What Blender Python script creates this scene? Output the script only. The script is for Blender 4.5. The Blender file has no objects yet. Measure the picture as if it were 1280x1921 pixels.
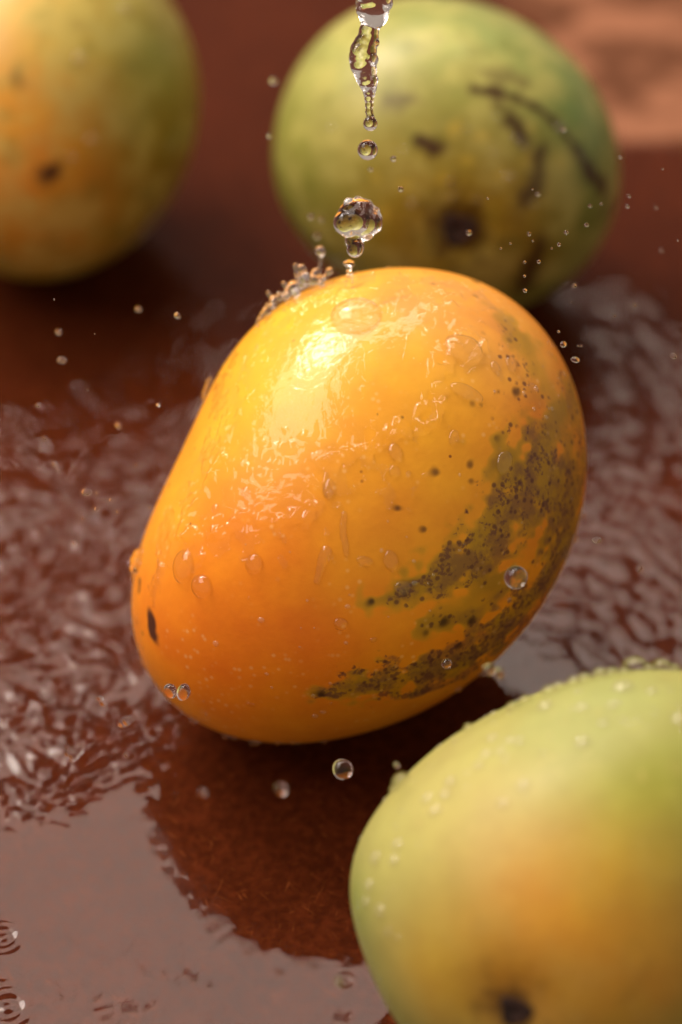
import bpy, bmesh, math, random
import numpy as np
from mathutils import Vector, Matrix

random.seed(7)
rng = np.random.default_rng(11)
scene = bpy.context.scene
C = scene.collection

# ------------------------------------------------------------------ camera
PITCH = math.radians(42.0)
LENS, SENS = 90.0, 36.0
K = SENS / LENS / 1921.0                  # one photo pixel at unit depth
D0 = 0.60                                 # depth of the main mango's centre
RIGHT = np.array([1.0, 0, 0])
UP = np.array([0, math.sin(PITCH), math.cos(PITCH)])
BACK = np.array([0, -math.cos(PITCH), math.sin(PITCH)])
CAMY = -0.44
FOCUS = 0.562
FSTOP = 4.8

# ------------------------------------------------------------------ world, lamps, exposure
world = bpy.data.worlds.new("World")
scene.world = world
world.use_nodes = True
bg = world.node_tree.nodes["Background"]
bg.inputs[0].default_value = (1.0, 0.80, 0.66, 1)
bg.inputs[1].default_value = 0.40

def area(name, az, el, dist, sx, sy, power, col):
    l = bpy.data.lights.new(name, 'AREA')
    l.shape = 'RECTANGLE'; l.size = sx; l.size_y = sy
    l.energy = power; l.color = col
    o = bpy.data.objects.new(name, l); C.objects.link(o)
    a, e = math.radians(az), math.radians(el)
    d = Vector((math.sin(a) * math.cos(e), math.cos(a) * math.cos(e), math.sin(e)))
    o.location = d * dist + Vector((0, 0.02, 0.03))
    o.rotation_euler = d.to_track_quat('Z', 'Y').to_euler()
    return o
area("window_light", -20, 52.2, 2.0, 1.75, 0.85, 36.0, (1.0, 0.81, 0.69))
area("added_glint_light", -42, 50, 2.0, 0.42, 0.42, 12.0, (1.0, 0.92, 0.84))  # small lamp added for white glints on water, no pane is known there
area("added_side_fill", -82, 52, 1.8, 1.5, 1.1, 28.0, (1.0, 0.86, 0.76))  # added fill from the left, brightens the mangoes without veiling the board

scene.view_settings.view_transform = 'Standard'
scene.view_settings.look = 'None'
scene.view_settings.exposure = 0.0
scene.view_settings.gamma = 1.0
scene.render.engine = 'CYCLES'
scene.cycles.use_denoising = True
scene.cycles.max_bounces = 10
scene.cycles.transmission_bounces = 10
scene.cycles.transparent_max_bounces = 16
scene.cycles.glossy_bounces = 6
scene.cycles.diffuse_bounces = 4

# ------------------------------------------------------------------ helpers
def smooth(a, b, x):
    t = np.clip((x - a) / (b - a), 0, 1)
    return t * t * (3 - 2 * t)

class Waves:
    """smooth random field: a sum of random sine waves (numpy, any dimension)"""
    def __init__(self, dim, lo, hi, n, seed):
        r = np.random.default_rng(seed)
        d = r.normal(size=(n, dim)); d /= np.linalg.norm(d, axis=1)[:, None]
        lam = np.exp(r.uniform(math.log(lo), math.log(hi), n))
        self.k = d * (2 * math.pi / lam)[:, None]
        self.p = r.uniform(0, 2 * math.pi, n)
        self.a = (lam / hi)
        self.a = self.a / math.sqrt((self.a ** 2).sum() / 2)
    def __call__(self, P):
        out = np.zeros(P.shape[0])
        for k, p, a in zip(self.k, self.p, self.a):
            out += a * np.sin(P @ k + p)
        return out

def tag(o, label=None, cat=None, group=None, kind=None):
    if label: o['label'] = label
    if cat: o['category'] = cat
    if group: o['group'] = group
    o['kind'] = kind or 'thing'
    return o

def mesh_np(name, verts, quads, mat, smooth_shade=True):
    me = bpy.data.meshes.new(name)
    me.vertices.add(len(verts)); me.vertices.foreach_set('co', verts.astype(np.float32).ravel())
    n = len(quads); w = quads.shape[1]
    me.loops.add(n * w); me.loops.foreach_set('vertex_index', quads.astype(np.int32).ravel())
    me.polygons.add(n)
    me.polygons.foreach_set('loop_start', np.arange(0, n * w, w, dtype=np.int32))
    me.polygons.foreach_set('loop_total', np.full(n, w, dtype=np.int32))
    if smooth_shade:
        me.polygons.foreach_set('use_smooth', np.ones(n, dtype=bool))
    me.update(calc_edges=True)
    me.materials.append(mat)
    return me

def link(name, me, parent=None, loc=None):
    o = bpy.data.objects.new(name, me); C.objects.link(o)
    if parent: o.parent = parent
    if loc is not None: o.location = loc
    return o

# ------------------------------------------------------------------ materials
def new_mat(name):
    m = bpy.data.materials.new(name); m.use_nodes = True
    nt = m.node_tree; nt.nodes.clear()
    out = nt.nodes.new('ShaderNodeOutputMaterial')
    return m, nt, out

def N(nt, t, **kw):
    n = nt.nodes.new(t)
    for k, v in kw.items():
        if k.startswith('i_'):
            n.inputs[k[2:].replace('_', ' ')].default_value = v
        else:
            setattr(n, k, v)
    return n

def noise(nt, vec, scale, detail=2.0, rough=0.5):
    n = N(nt, 'ShaderNodeTexNoise')
    n.inputs['Scale'].default_value = scale; n.inputs['Detail'].default_value = detail
    n.inputs['Roughness'].default_value = rough
    nt.links.new(vec, n.inputs['Vector']); return n.outputs['Fac']

def ramp(nt, fac, lo, hi):
    n = N(nt, 'ShaderNodeMapRange', interpolation_type='SMOOTHSTEP')
    n.inputs['From Min'].default_value = lo; n.inputs['From Max'].default_value = hi
    nt.links.new(fac, n.inputs['Value']); return n.outputs['Result']

def math_(nt, op, a, b=None):
    n = N(nt, 'ShaderNodeMath', operation=op)
    for i, v in enumerate((a, b)):
        if v is None: continue
        if isinstance(v, (int, float)): n.inputs[i].default_value = v
        else: nt.links.new(v, n.inputs[i])
    return n.outputs[0]

def mix(nt, fac, a, b):
    n = N(nt, 'ShaderNodeMix', data_type='RGBA')
    for i, v in ((0, fac), (6, a), (7, b)):
        if isinstance(v, (int, float)): n.inputs[i].default_value = v
        elif isinstance(v, tuple): n.inputs[i].default_value = v
        else: nt.links.new(v, n.inputs[i])
    return n.outputs[2]

def lin(r, g, b):
    f = lambda c: (c / 255 / 12.92) if c / 255 <= 0.04045 else ((c / 255 + 0.055) / 1.055) ** 2.4
    return (f(r), f(g), f(b))

def water_drop_mat():
    m, nt, out = new_mat('water_drop')
    g = N(nt, 'ShaderNodeBsdfGlass'); g.inputs['IOR'].default_value = 1.333
    g.inputs['Roughness'].default_value = 0.0
    nt.links.new(g.outputs[0], out.inputs[0]); return m

def water_film_mat(name, bump=0.0, scale=900, lens=0.0, f0=0.02, bright_mix=0.0, bright_mix_col=(0.95, 0.88, 0.62, 1)):
    m, nt, out = new_mat(name)
    tr = N(nt, 'ShaderNodeBsdfTransparent')
    gl = N(nt, 'ShaderNodeBsdfGlossy'); gl.inputs['Roughness'].default_value = 0.03
    fr = N(nt, 'ShaderNodeLayerWeight'); fr.inputs['Blend'].default_value = 0.5
    refl = math_(nt, 'ADD', math_(nt, 'MULTIPLY', math_(nt, 'POWER', fr.outputs['Facing'], 5.0), 1.0 - f0), f0)
    mx = N(nt, 'ShaderNodeMixShader')
    if bump:
        tc = N(nt, 'ShaderNodeTexCoord')
        b = N(nt, 'ShaderNodeBump'); b.inputs['Strength'].default_value = bump
        b.inputs['Distance'].default_value = 0.0004
        nt.links.new(noise(nt, tc.outputs['Object'], scale, 3), b.inputs['Height'])
        nt.links.new(b.outputs[0], gl.inputs['Normal']); nt.links.new(b.outputs[0], fr.inputs['Normal'])
    nt.links.new(refl, mx.inputs[0]); nt.links.new(tr.outputs[0], mx.inputs[1])
    nt.links.new(gl.outputs[0], mx.inputs[2])
    res = mx.outputs[0]
    if lens:
        g = N(nt, 'ShaderNodeBsdfGlass'); g.inputs['IOR'].default_value = 1.333; g.inputs['Roughness'].default_value = 0.0
        m2 = N(nt, 'ShaderNodeMixShader'); m2.inputs[0].default_value = lens
        nt.links.new(res, m2.inputs[1]); nt.links.new(g.outputs[0], m2.inputs[2]); res = m2.outputs[0]
    if bright_mix:  # pale diffuse share, paints brightness into water that should refract it
        df = N(nt, 'ShaderNodeBsdfDiffuse'); df.inputs['Color'].default_value = bright_mix_col
        m3 = N(nt, 'ShaderNodeMixShader'); m3.inputs[0].default_value = bright_mix
        nt.links.new(res, m3.inputs[1]); nt.links.new(df.outputs[0], m3.inputs[2]); res = m3.outputs[0]
    nt.links.new(res, out.inputs[0])
    return m

def mango_mat(name, rough=0.42, lenticel=0.5, coat=0.15, mottle=0.0, spotcol=(0.040, 0.014, 0.012, 1)):
    m, nt, out = new_mat(name)
    tc = N(nt, 'ShaderNodeTexCoord'); ob = tc.outputs['Object']
    base = N(nt, 'ShaderNodeAttribute', attribute_name='base').outputs['Color']
    spk = N(nt, 'ShaderNodeAttribute', attribute_name='speckle').outputs['Fac']
    spot = N(nt, 'ShaderNodeAttribute', attribute_name='spot').outputs['Fac']
    # soft mottling of the skin
    v = noise(nt, ob, 120, 4, 0.6)
    hs = N(nt, 'ShaderNodeHueSaturation')
    nt.links.new(base, hs.inputs['Color'])
    nt.links.new(math_(nt, 'ADD', math_(nt, 'MULTIPLY', v, 0.30), 0.85), hs.inputs['Value'])
    nt.links.new(math_(nt, 'ADD', math_(nt, 'MULTIPLY', noise(nt, ob, 60, 3), 0.03), 0.485), hs.inputs['Hue'])
    col = hs.outputs[0]
    if mottle:
        mo = ramp(nt, noise(nt, ob, 75, 3, 0.6), 0.40, 0.66)
        col = mix(nt, math_(nt, 'MULTIPLY', mo, mottle), col, (0.52, 0.47, 0.13, 1))
        md = ramp(nt, noise(nt, ob, 110, 2, 0.5), 0.52, 0.68)
        col = mix(nt, math_(nt, 'MULTIPLY', md, mottle * 0.6), col, (0.15, 0.16, 0.02, 1))
    # pale pores
    vo = N(nt, 'ShaderNodeTexVoronoi'); vo.inputs['Scale'].default_value = 420
    nt.links.new(ob, vo.inputs['Vector'])
    pore = ramp(nt, vo.outputs['Distance'], 0.32, 0.05)
    rnd = ramp(nt, noise(nt, ob, 70, 2), 0.45, 0.65)
    col = mix(nt, math_(nt, 'MULTIPLY', math_(nt, 'MULTIPLY', pore, rnd), 0.32 * lenticel), col, (0.95, 0.62, 0.25, 1))
    # sparse tiny brown dots
    v2 = N(nt, 'ShaderNodeTexVoronoi'); v2.inputs['Scale'].default_value = 260
    nt.links.new(ob, v2.inputs['Vector'])
    sep = N(nt, 'ShaderNodeSeparateColor'); nt.links.new(v2.outputs['Color'], sep.inputs[0])
    pick = ramp(nt, sep.outputs[0], 0.80, 0.86)
    clump = ramp(nt, noise(nt, ob, 38, 2), 0.47, 0.58)
    dot = math_(nt, 'MULTIPLY', math_(nt, 'MULTIPLY', ramp(nt, v2.outputs['Distance'], 0.13, 0.06), pick), clump)
    col = mix(nt, math_(nt, 'MULTIPLY', dot, 0.8 * lenticel), col, (0.16, 0.03, 0.012, 1))
    # purple-brown sap speckle inside the masked bands
    n1 = noise(nt, ob, 230, 3, 0.6); n2 = noise(nt, ob, 950, 2, 0.6)
    nn = math_(nt, 'ADD', math_(nt, 'MULTIPLY', n1, 0.52), math_(nt, 'MULTIPLY', n2, 0.48))
    thr = math_(nt, 'SUBTRACT', math_(nt, 'ADD', nn, math_(nt, 'MULTIPLY', spk, 0.14)), 0.630)
    sm = math_(nt, 'MULTIPLY', ramp(nt, thr, 0.0, 0.09), ramp(nt, spk, 0.05, 0.35))
    soft = math_(nt, 'MULTIPLY', ramp(nt, noise(nt, ob, 150, 4, 0.65), 0.40, 0.60), ramp(nt, spk, 0.2, 0.85))
    col = mix(nt, math_(nt, 'MULTIPLY', soft, 0.60), col, (0.150, 0.060, 0.048, 1))
    col = mix(nt, math_(nt, 'MULTIPLY', sm, 0.72), col, (0.115, 0.040, 0.038, 1))
    v3 = N(nt, 'ShaderNodeTexVoronoi'); v3.inputs['Scale'].default_value = 520
    nt.links.new(ob, v3.inputs['Vector'])
    sp3 = N(nt, 'ShaderNodeSeparateColor'); nt.links.new(v3.outputs['Color'], sp3.inputs[0])
    g3 = math_(nt, 'MULTIPLY', ramp(nt, v3.outputs['Distance'], 0.42, 0.18), ramp(nt, math_(nt, 'ADD', sp3.outputs[0], math_(nt, 'MULTIPLY', spk, 0.55)), 0.78, 0.86))
    col = mix(nt, math_(nt, 'MULTIPLY', math_(nt, 'MULTIPLY', g3, ramp(nt, spk, 0.03, 0.3)), 0.75), col, (0.095, 0.030, 0.026, 1))
    col = mix(nt, spot, col, spotcol)
    p = N(nt, 'ShaderNodeBsdfPrincipled')
    nt.links.new(col, p.inputs['Base Color'])
    p.inputs['Roughness'].default_value = rough
    p.inputs['Specular IOR Level'].default_value = 0.25
    p.inputs['Coat Weight'].default_value = coat
    p.inputs['Coat Roughness'].default_value = 0.25
    p.inputs['Coat IOR'].default_value = 1.33
    b = N(nt, 'ShaderNodeBump'); b.inputs['Strength'].default_value = 0.25; b.inputs['Distance'].default_value = 0.0003
    nt.links.new(noise(nt, ob, 500, 4, 0.6), b.inputs['Height'])
    nt.links.new(b.outputs[0], p.inputs['Normal'])
    nt.links.new(p.outputs[0], out.inputs[0]); return m

def stem_mat():
    m, nt, out = new_mat('stem_scar')
    tc = N(nt, 'ShaderNodeTexCoord')
    f = noise(nt, tc.outputs['Object'], 400, 4, 0.7)
    p = N(nt, 'ShaderNodeBsdfPrincipled'); p.inputs['Roughness'].default_value = 0.7
    nt.links.new(mix(nt, ramp(nt, f, 0.35, 0.7), (0.012, 0.005, 0.003, 1), (0.05, 0.017, 0.009, 1)), p.inputs['Base Color'])
    nt.links.new(p.outputs[0], out.inputs[0]); return m

def board_mat():
    m, nt, out = new_mat('hardboard')
    tc = N(nt, 'ShaderNodeTexCoord'); ob = tc.outputs['Object']
    dry = N(nt, 'ShaderNodeAttribute', attribute_name='dry').outputs['Fac']
    n1 = noise(nt, ob, 22, 4, 0.6)
    n2 = noise(nt, ob, 420, 4, 0.65)
    col = mix(nt, n1, (0.054, 0.0105, 0.0036, 1), (0.120, 0.0250, 0.0080, 1))
    col = mix(nt, ramp(nt, n2, 0.3, 0.75), mix(nt, 0.65, col, (0.02, 0.004, 0.002, 1)), col)
    # pressed wood fibres lying in three directions
    for ang, s in ((15, 1.0), (75, 0.8), (-40, 0.9), (120, 0.9)):
        mp = N(nt, 'ShaderNodeMapping', vector_type='TEXTURE'); nt.links.new(ob, mp.inputs['Vector'])
        mp.inputs['Rotation'].default_value = (0, 0, math.radians(ang))
        mp.inputs['Scale'].default_value = (1 / (210 * s), 1 / (1900 * s), 1)
        mp.inputs['Location'].default_value = (ang * 0.37, ang * 0.11, 0)
        wob = N(nt, 'ShaderNodeVectorMath', operation='MULTIPLY_ADD')
        nz = N(nt, 'ShaderNodeTexNoise'); nz.inputs['Scale'].default_value = 60
        nt.links.new(ob, nz.inputs['Vector'])
        nt.links.new(nz.outputs['Color'], wob.inputs[0]); wob.inputs[1].default_value = (3.5, 9.0, 0)
        nt.links.new(mp.outputs[0], wob.inputs[2])
        f = noise(nt, wob.outputs[0], 1.0, 1, 0.4)
        col = mix(nt, math_(nt, 'MULTIPLY', ramp(nt, f, 0.68, 0.80), 0.45), col, (0.26, 0.072, 0.020, 1))
        col = mix(nt, math_(nt, 'MULTIPLY', ramp(nt, f, 0.27, 0.20), 0.5), col, (0.03, 0.006, 0.003, 1))
    dn = noise(nt, ob, 30, 3, 0.55)
    dm = math_(nt, 'MULTIPLY', dry, 1.0)
    dcol = mix(nt, ramp(nt, dn, 0.42, 0.56), (0.120, 0.050, 0.027, 1), (0.275, 0.122, 0.068, 1))
    col = mix(nt, dm, col, dcol)
    p = N(nt, 'ShaderNodeBsdfPrincipled')
    nt.links.new(col, p.inputs['Base Color'])
    p.inputs['Roughness'].default_value = 0.75
    p.inputs['Specular IOR Level'].default_value = 0.0
    b = N(nt, 'ShaderNodeBump'); b.inputs['Strength'].default_value = 0.3; b.inputs['Distance'].default_value = 0.0003
    nt.links.new(n2, b.inputs['Height']); nt.links.new(b.outputs[0], p.inputs['Normal'])
    nt.links.new(p.outputs[0], out.inputs[0]); return m

M_DROP = water_drop_mat()
M_FILM = water_film_mat('water_film', 0.6, 480, f0=0.030)
M_POOL = water_film_mat('pool_water')
M_BEAD = water_film_mat('water_bead', lens=0.35, f0=0.06)
M_FINE = water_film_mat('fine_bead', lens=0.0, f0=0.07, bright_mix=0.085)  # pale share stands in for light the beads would gather
M_SPLASH = water_film_mat('splash_water', lens=0.85, f0=0.16, bright_mix=0.05, bright_mix_col=(0.95, 0.88, 0.86, 1))  # whitened diffusely: froth plus painted brightness
M_STEM = stem_mat()
M_BOARD = board_mat()

# ------------------------------------------------------------------ mango bodies
# outlines are traced as photo pixels round a centre; each body is a full 3-D
# solid (radius from a Fourier outline that fades smoothly toward the poles).
def fourier_outline(pts, c, nh):
    pts = np.array(pts, float)
    dx, dy = pts[:, 0] - c[0], c[1] - pts[:, 1]
    th, r = np.arctan2(dy, dx), np.hypot(dx, dy)
    # resample evenly in angle
    o = np.argsort(th); th, r = th[o], r[o]
    g = np.linspace(-math.pi, math.pi, 360, endpoint=False)
    rr = np.interp(g, np.r_[th[-1] - 2 * math.pi, th, th[0] + 2 * math.pi], np.r_[r[-1], r, r[0]])
    cs = [(2 * np.mean(rr * np.cos(k * g)), 2 * np.mean(rr * np.sin(k * g))) for k in range(nh + 1)]
    return rr.mean(), cs[1:]

class Body:
    def __init__(self, pts, c, depth_px, nh=7, nth=240, nph=140, lump=0.004, seed=1, dents=()):
        R0, H = fourier_outline(pts, c, nh)
        th = np.linspace(0, 2 * math.pi, nth, endpoint=False)
        ph = np.linspace(0, math.pi, nph)
        TH, PH = np.meshgrid(th, ph)
        S, Cc = np.sin(PH), np.cos(PH)
        R = np.full_like(TH, R0)
        for k, (a, b) in enumerate(H, 1):
            R += S ** k * (a * np.cos(k * TH) + b * np.sin(k * TH))
        dirs = np.stack([S * np.cos(TH), S * np.sin(TH), Cc], -1).reshape(-1, 3)
        R = R.reshape(-1) * (1 + lump * Waves(3, 0.7, 2.2, 14, seed)(dirs))
        sc = np.array([1, 1, depth_px / R0])
        q = dirs * R[:, None] * sc * K                      # camera axes, unit depth
        q += np.array([(c[0] - 640) * K, (960.5 - c[1]) * K, -1.0])
        self.nth, self.nph = nth, nph
        self.q = q
        for (px, py, rad, dep) in dents:                    # dimples
            i = self.pick(px, py); n = self.normals(q)
            dist = np.linalg.norm(q - q[i], axis=1) / K
            q -= n * (dep * K * np.exp(-(dist / rad) ** 2))[:, None]
    def grid_faces(self):
        i = np.arange(self.nph - 1)[:, None] * self.nth; j = np.arange(self.nth)[None, :]
        j2 = (j + 1) % self.nth
        return np.stack([i + j, i + self.nth + j, i + self.nth + j2, i + j2], -1).reshape(-1, 4)
    def normals(self, q):
        g = q.reshape(self.nph, self.nth, 3)
        dt = np.roll(g, -1, 1) - np.roll(g, 1, 1)
        dp = np.gradient(g, axis=0)
        n = np.cross(dp, dt); L = np.linalg.norm(n, axis=2, keepdims=True)
        n = n / np.maximum(L, 1e-12)
        n[0] = (0, 0, 1); n[-1] = (0, 0, -1)
        return n.reshape(-1, 3)
    def pix(self):
        q = self.q
        return np.stack([640 + q[:, 0] / -q[:, 2] / K, 960.5 - q[:, 1] / -q[:, 2] / K], -1)
    def pick(self, px, py):
        if not hasattr(self, 'cache'):
            n = self.normals(self.q)
            idx = np.nonzero((n * self.q).sum(1) < 0.0)[0]
            self.cache = idx, self.pix()[idx]
        idx, p = self.cache
        return int(idx[np.argmin((p[:, 0] - px) ** 2 + (p[:, 1] - py) ** 2)])
    def settle(self, cam_h):
        """depth at which the body, kept at its apparent size, rests on z = 0"""
        if hasattr(self, 'cache'): del self.cache
        wz = self.q @ np.stack([RIGHT, UP, BACK])
        self.wdir = wz
        m = wz[:, 2].min()
        self.depth = -cam_h / m
        self.w = np.array([0, CAMY, cam_h]) + wz * self.depth
        n = self.normals(self.q) @ np.stack([RIGHT, UP, BACK])
        self.n = n
        c = self.w.mean(0)
        self.base = np.array([c[0], c[1], 0.0])
        self.px = K * self.depth                           # one pixel in metres here

MAIN_PTS = [(800,503),(720,505),(640,524),(590,545),(530,568),(490,592),(450,650),(400,720),(360,800),(322,890),(290,970),
 (263,1030),(246,1060),(248,1120),(258,1200),(274,1250),(300,1292),(335,1332),(380,1362),(440,1384),(520,1392),(600,1389),
 (680,1374),(760,1345),(830,1310),(900,1264),(960,1205),(1010,1145),(1052,1070),(1085,990),(1100,900),(1098,830),(1086,750),
 (1066,690),(1036,640),(1000,600),(960,566),(920,541),(870,517)]
BL_PTS = [(310,-10),(350,60),(370,140),(368,240),(345,330),(300,410),(230,470),(160,512),(100,525),(0,515),(-90,460),(-150,360),
 (-180,240),(-180,100),(-140,-20),(-60,-110),(60,-150),(180,-130),(260,-75)]
BR_PTS = [(514,300),(516,230),(540,170),(580,95),(640,42),(720,10),(800,0),(900,14),(990,50),(1060,100),(1110,160),(1145,230),
 (1163,320),(1155,400),(1120,470),(1070,520),(1000,565),(900,588),(800,585),(700,550),(610,490),(560,435),(530,380)]
FR_PTS = [(656,1680),(658,1630),(672,1585),(700,1537),(745,1474),(800,1423),(870,1372),(960,1325),(1060,1286),(1150,1263),(1250,1255),
 (1330,1268),(1405,1310),(1460,1390),(1488,1500),(1490,1620),(1462,1740),(1400,1850),(1310,1940),(1200,2000),(1060,2035),(930,2030),(820,1990),
 (742,1915),(698,1830),(670,1750)]

main = Body(MAIN_PTS, (680, 950), 348, nth=780, nph=430, lump=0.003, seed=3, dents=((395, 790, 90, 7),))
m0 = (main.q @ np.stack([RIGHT, UP, BACK]))[:, 2].min()
CAMH = -D0 * m0
bl = Body(BL_PTS, (95, 188), 310, seed=5, lump=0.006)
br = Body(BR_PTS, (840, 295), 330, seed=8, lump=0.005, dents=((860, 425, 60, 22),))
fr = Body(FR_PTS, (1075, 1650), 400, nh=9, seed=9, lump=0.0015, dents=((965, 1895, 75, 26),))
for b in (main, bl, br, fr): b.settle(CAMH)

cam = bpy.data.cameras.new('camera'); cam.lens = LENS
cam.sensor_fit = 'VERTICAL'; cam.sensor_height = SENS; cam.clip_start = 0.01; cam.clip_end = 50
cam.dof.use_dof = True; cam.dof.focus_distance = FOCUS; cam.dof.aperture_fstop = FSTOP
co = bpy.data.objects.new('camera', cam); C.objects.link(co)
co.location = (0, CAMY, CAMH); co.rotation_euler = (math.pi / 2 - PITCH, 0, 0)
scene.camera = co

def at(px, py, depth):
    q = np.array([(px - 640) * K, (960.5 - py) * K, -1.0]) * depth
    return np.array([0, CAMY, CAMH]) + q @ np.stack([RIGHT, UP, BACK])
def on_table(px, py):
    d = at(px, py, 1.0) - np.array([0, CAMY, CAMH])
    t = -CAMH / d[2]
    return np.array([0, CAMY, CAMH]) + d * t

def seg_dist(P, a, b):
    ab = b - a; t = np.clip(((P - a) @ ab) / max(ab @ ab, 1e-12), 0, 1)
    return np.linalg.norm(P - (a + t[:, None] * ab), axis=1), t

def stroke(body, pts, soft=0.5):
    """1 on the stroke's spine, 0 at its radius: pts (px, py, radius px) on the skin"""
    S = [(body.w[body.pick(x, y)], r) for x, y, r in pts]
    if not hasattr(body, 'wob'):
        body.wob = np.clip(1 + 0.30 * Waves(3, 0.0022, 0.009, 30, 77)(body.w), 0.35 if body is main else 0.72, 1.8)
    out = np.zeros(len(body.w))
    if len(S) == 1:
        d = np.linalg.norm(body.w - S[0][0], axis=1) / body.px
        return smooth(1.0 + soft * 0.5, 1.0 - soft, d / S[0][1] / body.wob)
    for (a, ra), (b, rb) in zip(S[:-1], S[1:]):
        d, t = seg_dist(body.w, a, b)
        r = ra + (rb - ra) * t
        out = np.maximum(out, smooth(1.0 + soft * 0.5, 1.0 - soft, d / body.px / r / body.wob))
    return out

def blend(body, base, blobs):
    col = np.tile(np.array(base), (len(body.w), 1))
    for (x, y, s, c, w) in blobs:
        p = body.w[body.pick(x, y)]
        d = np.linalg.norm(body.w - p, axis=1) / body.px
        f = (w * np.exp(-(d / s) ** 2))[:, None]
        col = col * (1 - f) + np.array(c) * f
    return col

def mango(name, label, body, mat, base, speckle, spot):
    root = bpy.data.objects.new(name, None); C.objects.link(root)
    root.location = body.base; root.empty_display_size = 0.02
    tag(root, label, 'mango', 'wet mangoes on the board')
    me = mesh_np('skin', body.w - body.base, body.grid_faces(), mat)
    for an, arr in (('speckle', speckle), ('spot', spot)):
        a = me.attributes.new(an, 'FLOAT', 'POINT'); a.data.foreach_set('value', np.clip(arr, 0, 1).astype(np.float32))
    a = me.attributes.new('base', 'FLOAT_COLOR', 'POINT')
    a.data.foreach_set('color', np.c_[base, np.ones(len(base))].astype(np.float32).ravel())
    link('skin', me, root)
    return root

def stem_scar(root, body, px, py, rpx, seed):
    i = body.pick(px, py); n = Vector(body.n[i]); p = body.w[i] - body.base
    r = rpx * body.px
    bm = bmesh.new(); rr = random.Random(seed)
    rings = [(0.0, 0.10), (0.35, 0.16), (0.6, 0.22), (0.8, 0.30), (1.0, 0.22), (1.15, -0.10)]
    S = 22; last = None; wob = [1 + 0.16 * math.sin(3 * a + 1) + rr.uniform(-0.09, 0.09) for a in [2 * math.pi * k / S for k in range(S)]]
    c = bm.verts.new((0, 0, 0.05 * r))
    for (f, h) in rings[1:]:
        ring = [bm.verts.new((r * f * wob[k] * math.cos(2 * math.pi * k / S), r * f * wob[k] * math.sin(2 * math.pi * k / S), r * (h + rr.uniform(-0.05, 0.05)))) for k in range(S)]
        for k in range(S):
            if last is None: bm.faces.new((c, ring[k], ring[(k + 1) % S]))
            else: bm.faces.new((last[k], ring[k], ring[(k + 1) % S], last[(k + 1) % S]))
        last = ring
    me = bpy.data.meshes.new('stem_scar'); bm.to_mesh(me); bm.free()
    for f in me.polygons: f.use_smooth = True
    me.materials.append(M_STEM)
    o = link('stem_scar', me, root, p)
    o.rotation_euler = n.to_track_quat('Z', 'Y').to_euler()

# --- main, orange mango
ORANGE, DEEP, YEL, PEACH, OLIVE = (0.80, 0.285, 0.014), (0.82, 0.190, 0.006), (0.82, 0.45, 0.026), (0.78, 0.36, 0.070), (0.34, 0.200, 0.017)
mb = blend(main, ORANGE, [
    (560, 700, 260, YEL, 1.0), (700, 600, 180, YEL, 0.8), (760, 800, 180, (0.80, 0.35, 0.02), 0.7), (850, 560, 150, PEACH, 0.7), (950, 680, 120, PEACH, 0.6),
    (330, 960, 90, YEL, 0.5), (470, 1220, 210, DEEP, 0.9), (560, 1100, 170, DEEP, 0.6), (330, 1180, 120, DEEP, 0.5),
    (860, 900, 150, (0.80, 0.33, 0.02), 0.8), (1010, 790, 60, (0.80, 0.24, 0.02), 0.6),
    (700, 960, 140, (0.80, 0.31, 0.02), 0.6), (640, 1350, 160, (0.62, 0.22, 0.012), 0.5)])
olive = np.maximum.reduce([
    stroke(main, [(700,1128,22),(760,1112,26),(820,1085,44),(880,1050,58),(940,985,66),(990,900,70),(1030,820,50),(1060,760,30)], 1.0),
    stroke(main, [(960,900,60),(1040,900,110),(1070,960,110),(1060,1040,90)], 1.0), 0.7 * stroke(main, [(1075,760,70),(1095,860,90)], 1.0),
    stroke(main, [(605,1304,22),(690,1285,38),(780,1268,48),(870,1235,55),(950,1170,60),(1010,1110,55),(1060,1020,50)], 1.0),
    0.8 * stroke(main, [(800,1170,30),(860,1150,45),(930,1100,50)], 0.8),
    0.8 * stroke(main, [(930,823,20)], 1.0), 0.5 * stroke(main, [(960,610,40),(1010,690,45),(1050,760,35)], 0.9)])
nz = Waves(3, 0.004, 0.02, 24, 4)(main.w)
olive_m = np.clip(olive + 0.16 * nz * np.clip(olive * 3, 0, 1), 0, 1)
f = (0.55 * smooth(0.0, 0.6, olive_m))[:, None]
mb = mb * (1 - f) + np.array((0.56, 0.30, 0.017)) * f
f = (0.85 * smooth(0.1, 1.25, olive_m))[:, None]
mb = mb * (1 - f) + np.array(OLIVE) * f
sp = np.maximum.reduce([
    stroke(main, [(735,1122,15),(800,1095,32),(850,1070,46),(900,1035,60),(950,965,66),(985,905,54),(1005,850,36)], 0.8),
    0.85 * stroke(main, [(945,925,34),(1000,930,46),(1050,980,40)], 0.8),
    0.75 * stroke(main, [(1010,820,50),(1060,900,60),(1070,980,60),(1050,1040,60)], 0.8),
    0.55 * stroke(main, [(1060,720,40),(1085,800,60),(1090,900,60)], 0.9), 0.6 * stroke(main, [(960,940,60),(1040,960,70)], 0.9),
    stroke(main, [(598,1304,18),(650,1288,36),(720,1272,50),(800,1262,56),(880,1228,68),(950,1168,76),(1005,1110,76),(1045,1050,70)], 0.7),
    1.0 * stroke(main, [(690,1300,16),(780,1300,22),(860,1270,26),(940,1210,26),(1000,1150,24)], 0.7),
    0.5 * stroke(main, [(800,1170,20),(860,1160,30),(960,1110,30)], 0.9),
    0.42 * stroke(main, [(950,640,50),(990,730,60),(1040,800,60)], 0.9),
    0.35 * stroke(main, [(960,735,60),(950,800,50)], 0.9)])
st = np.zeros(len(main.w))
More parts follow.
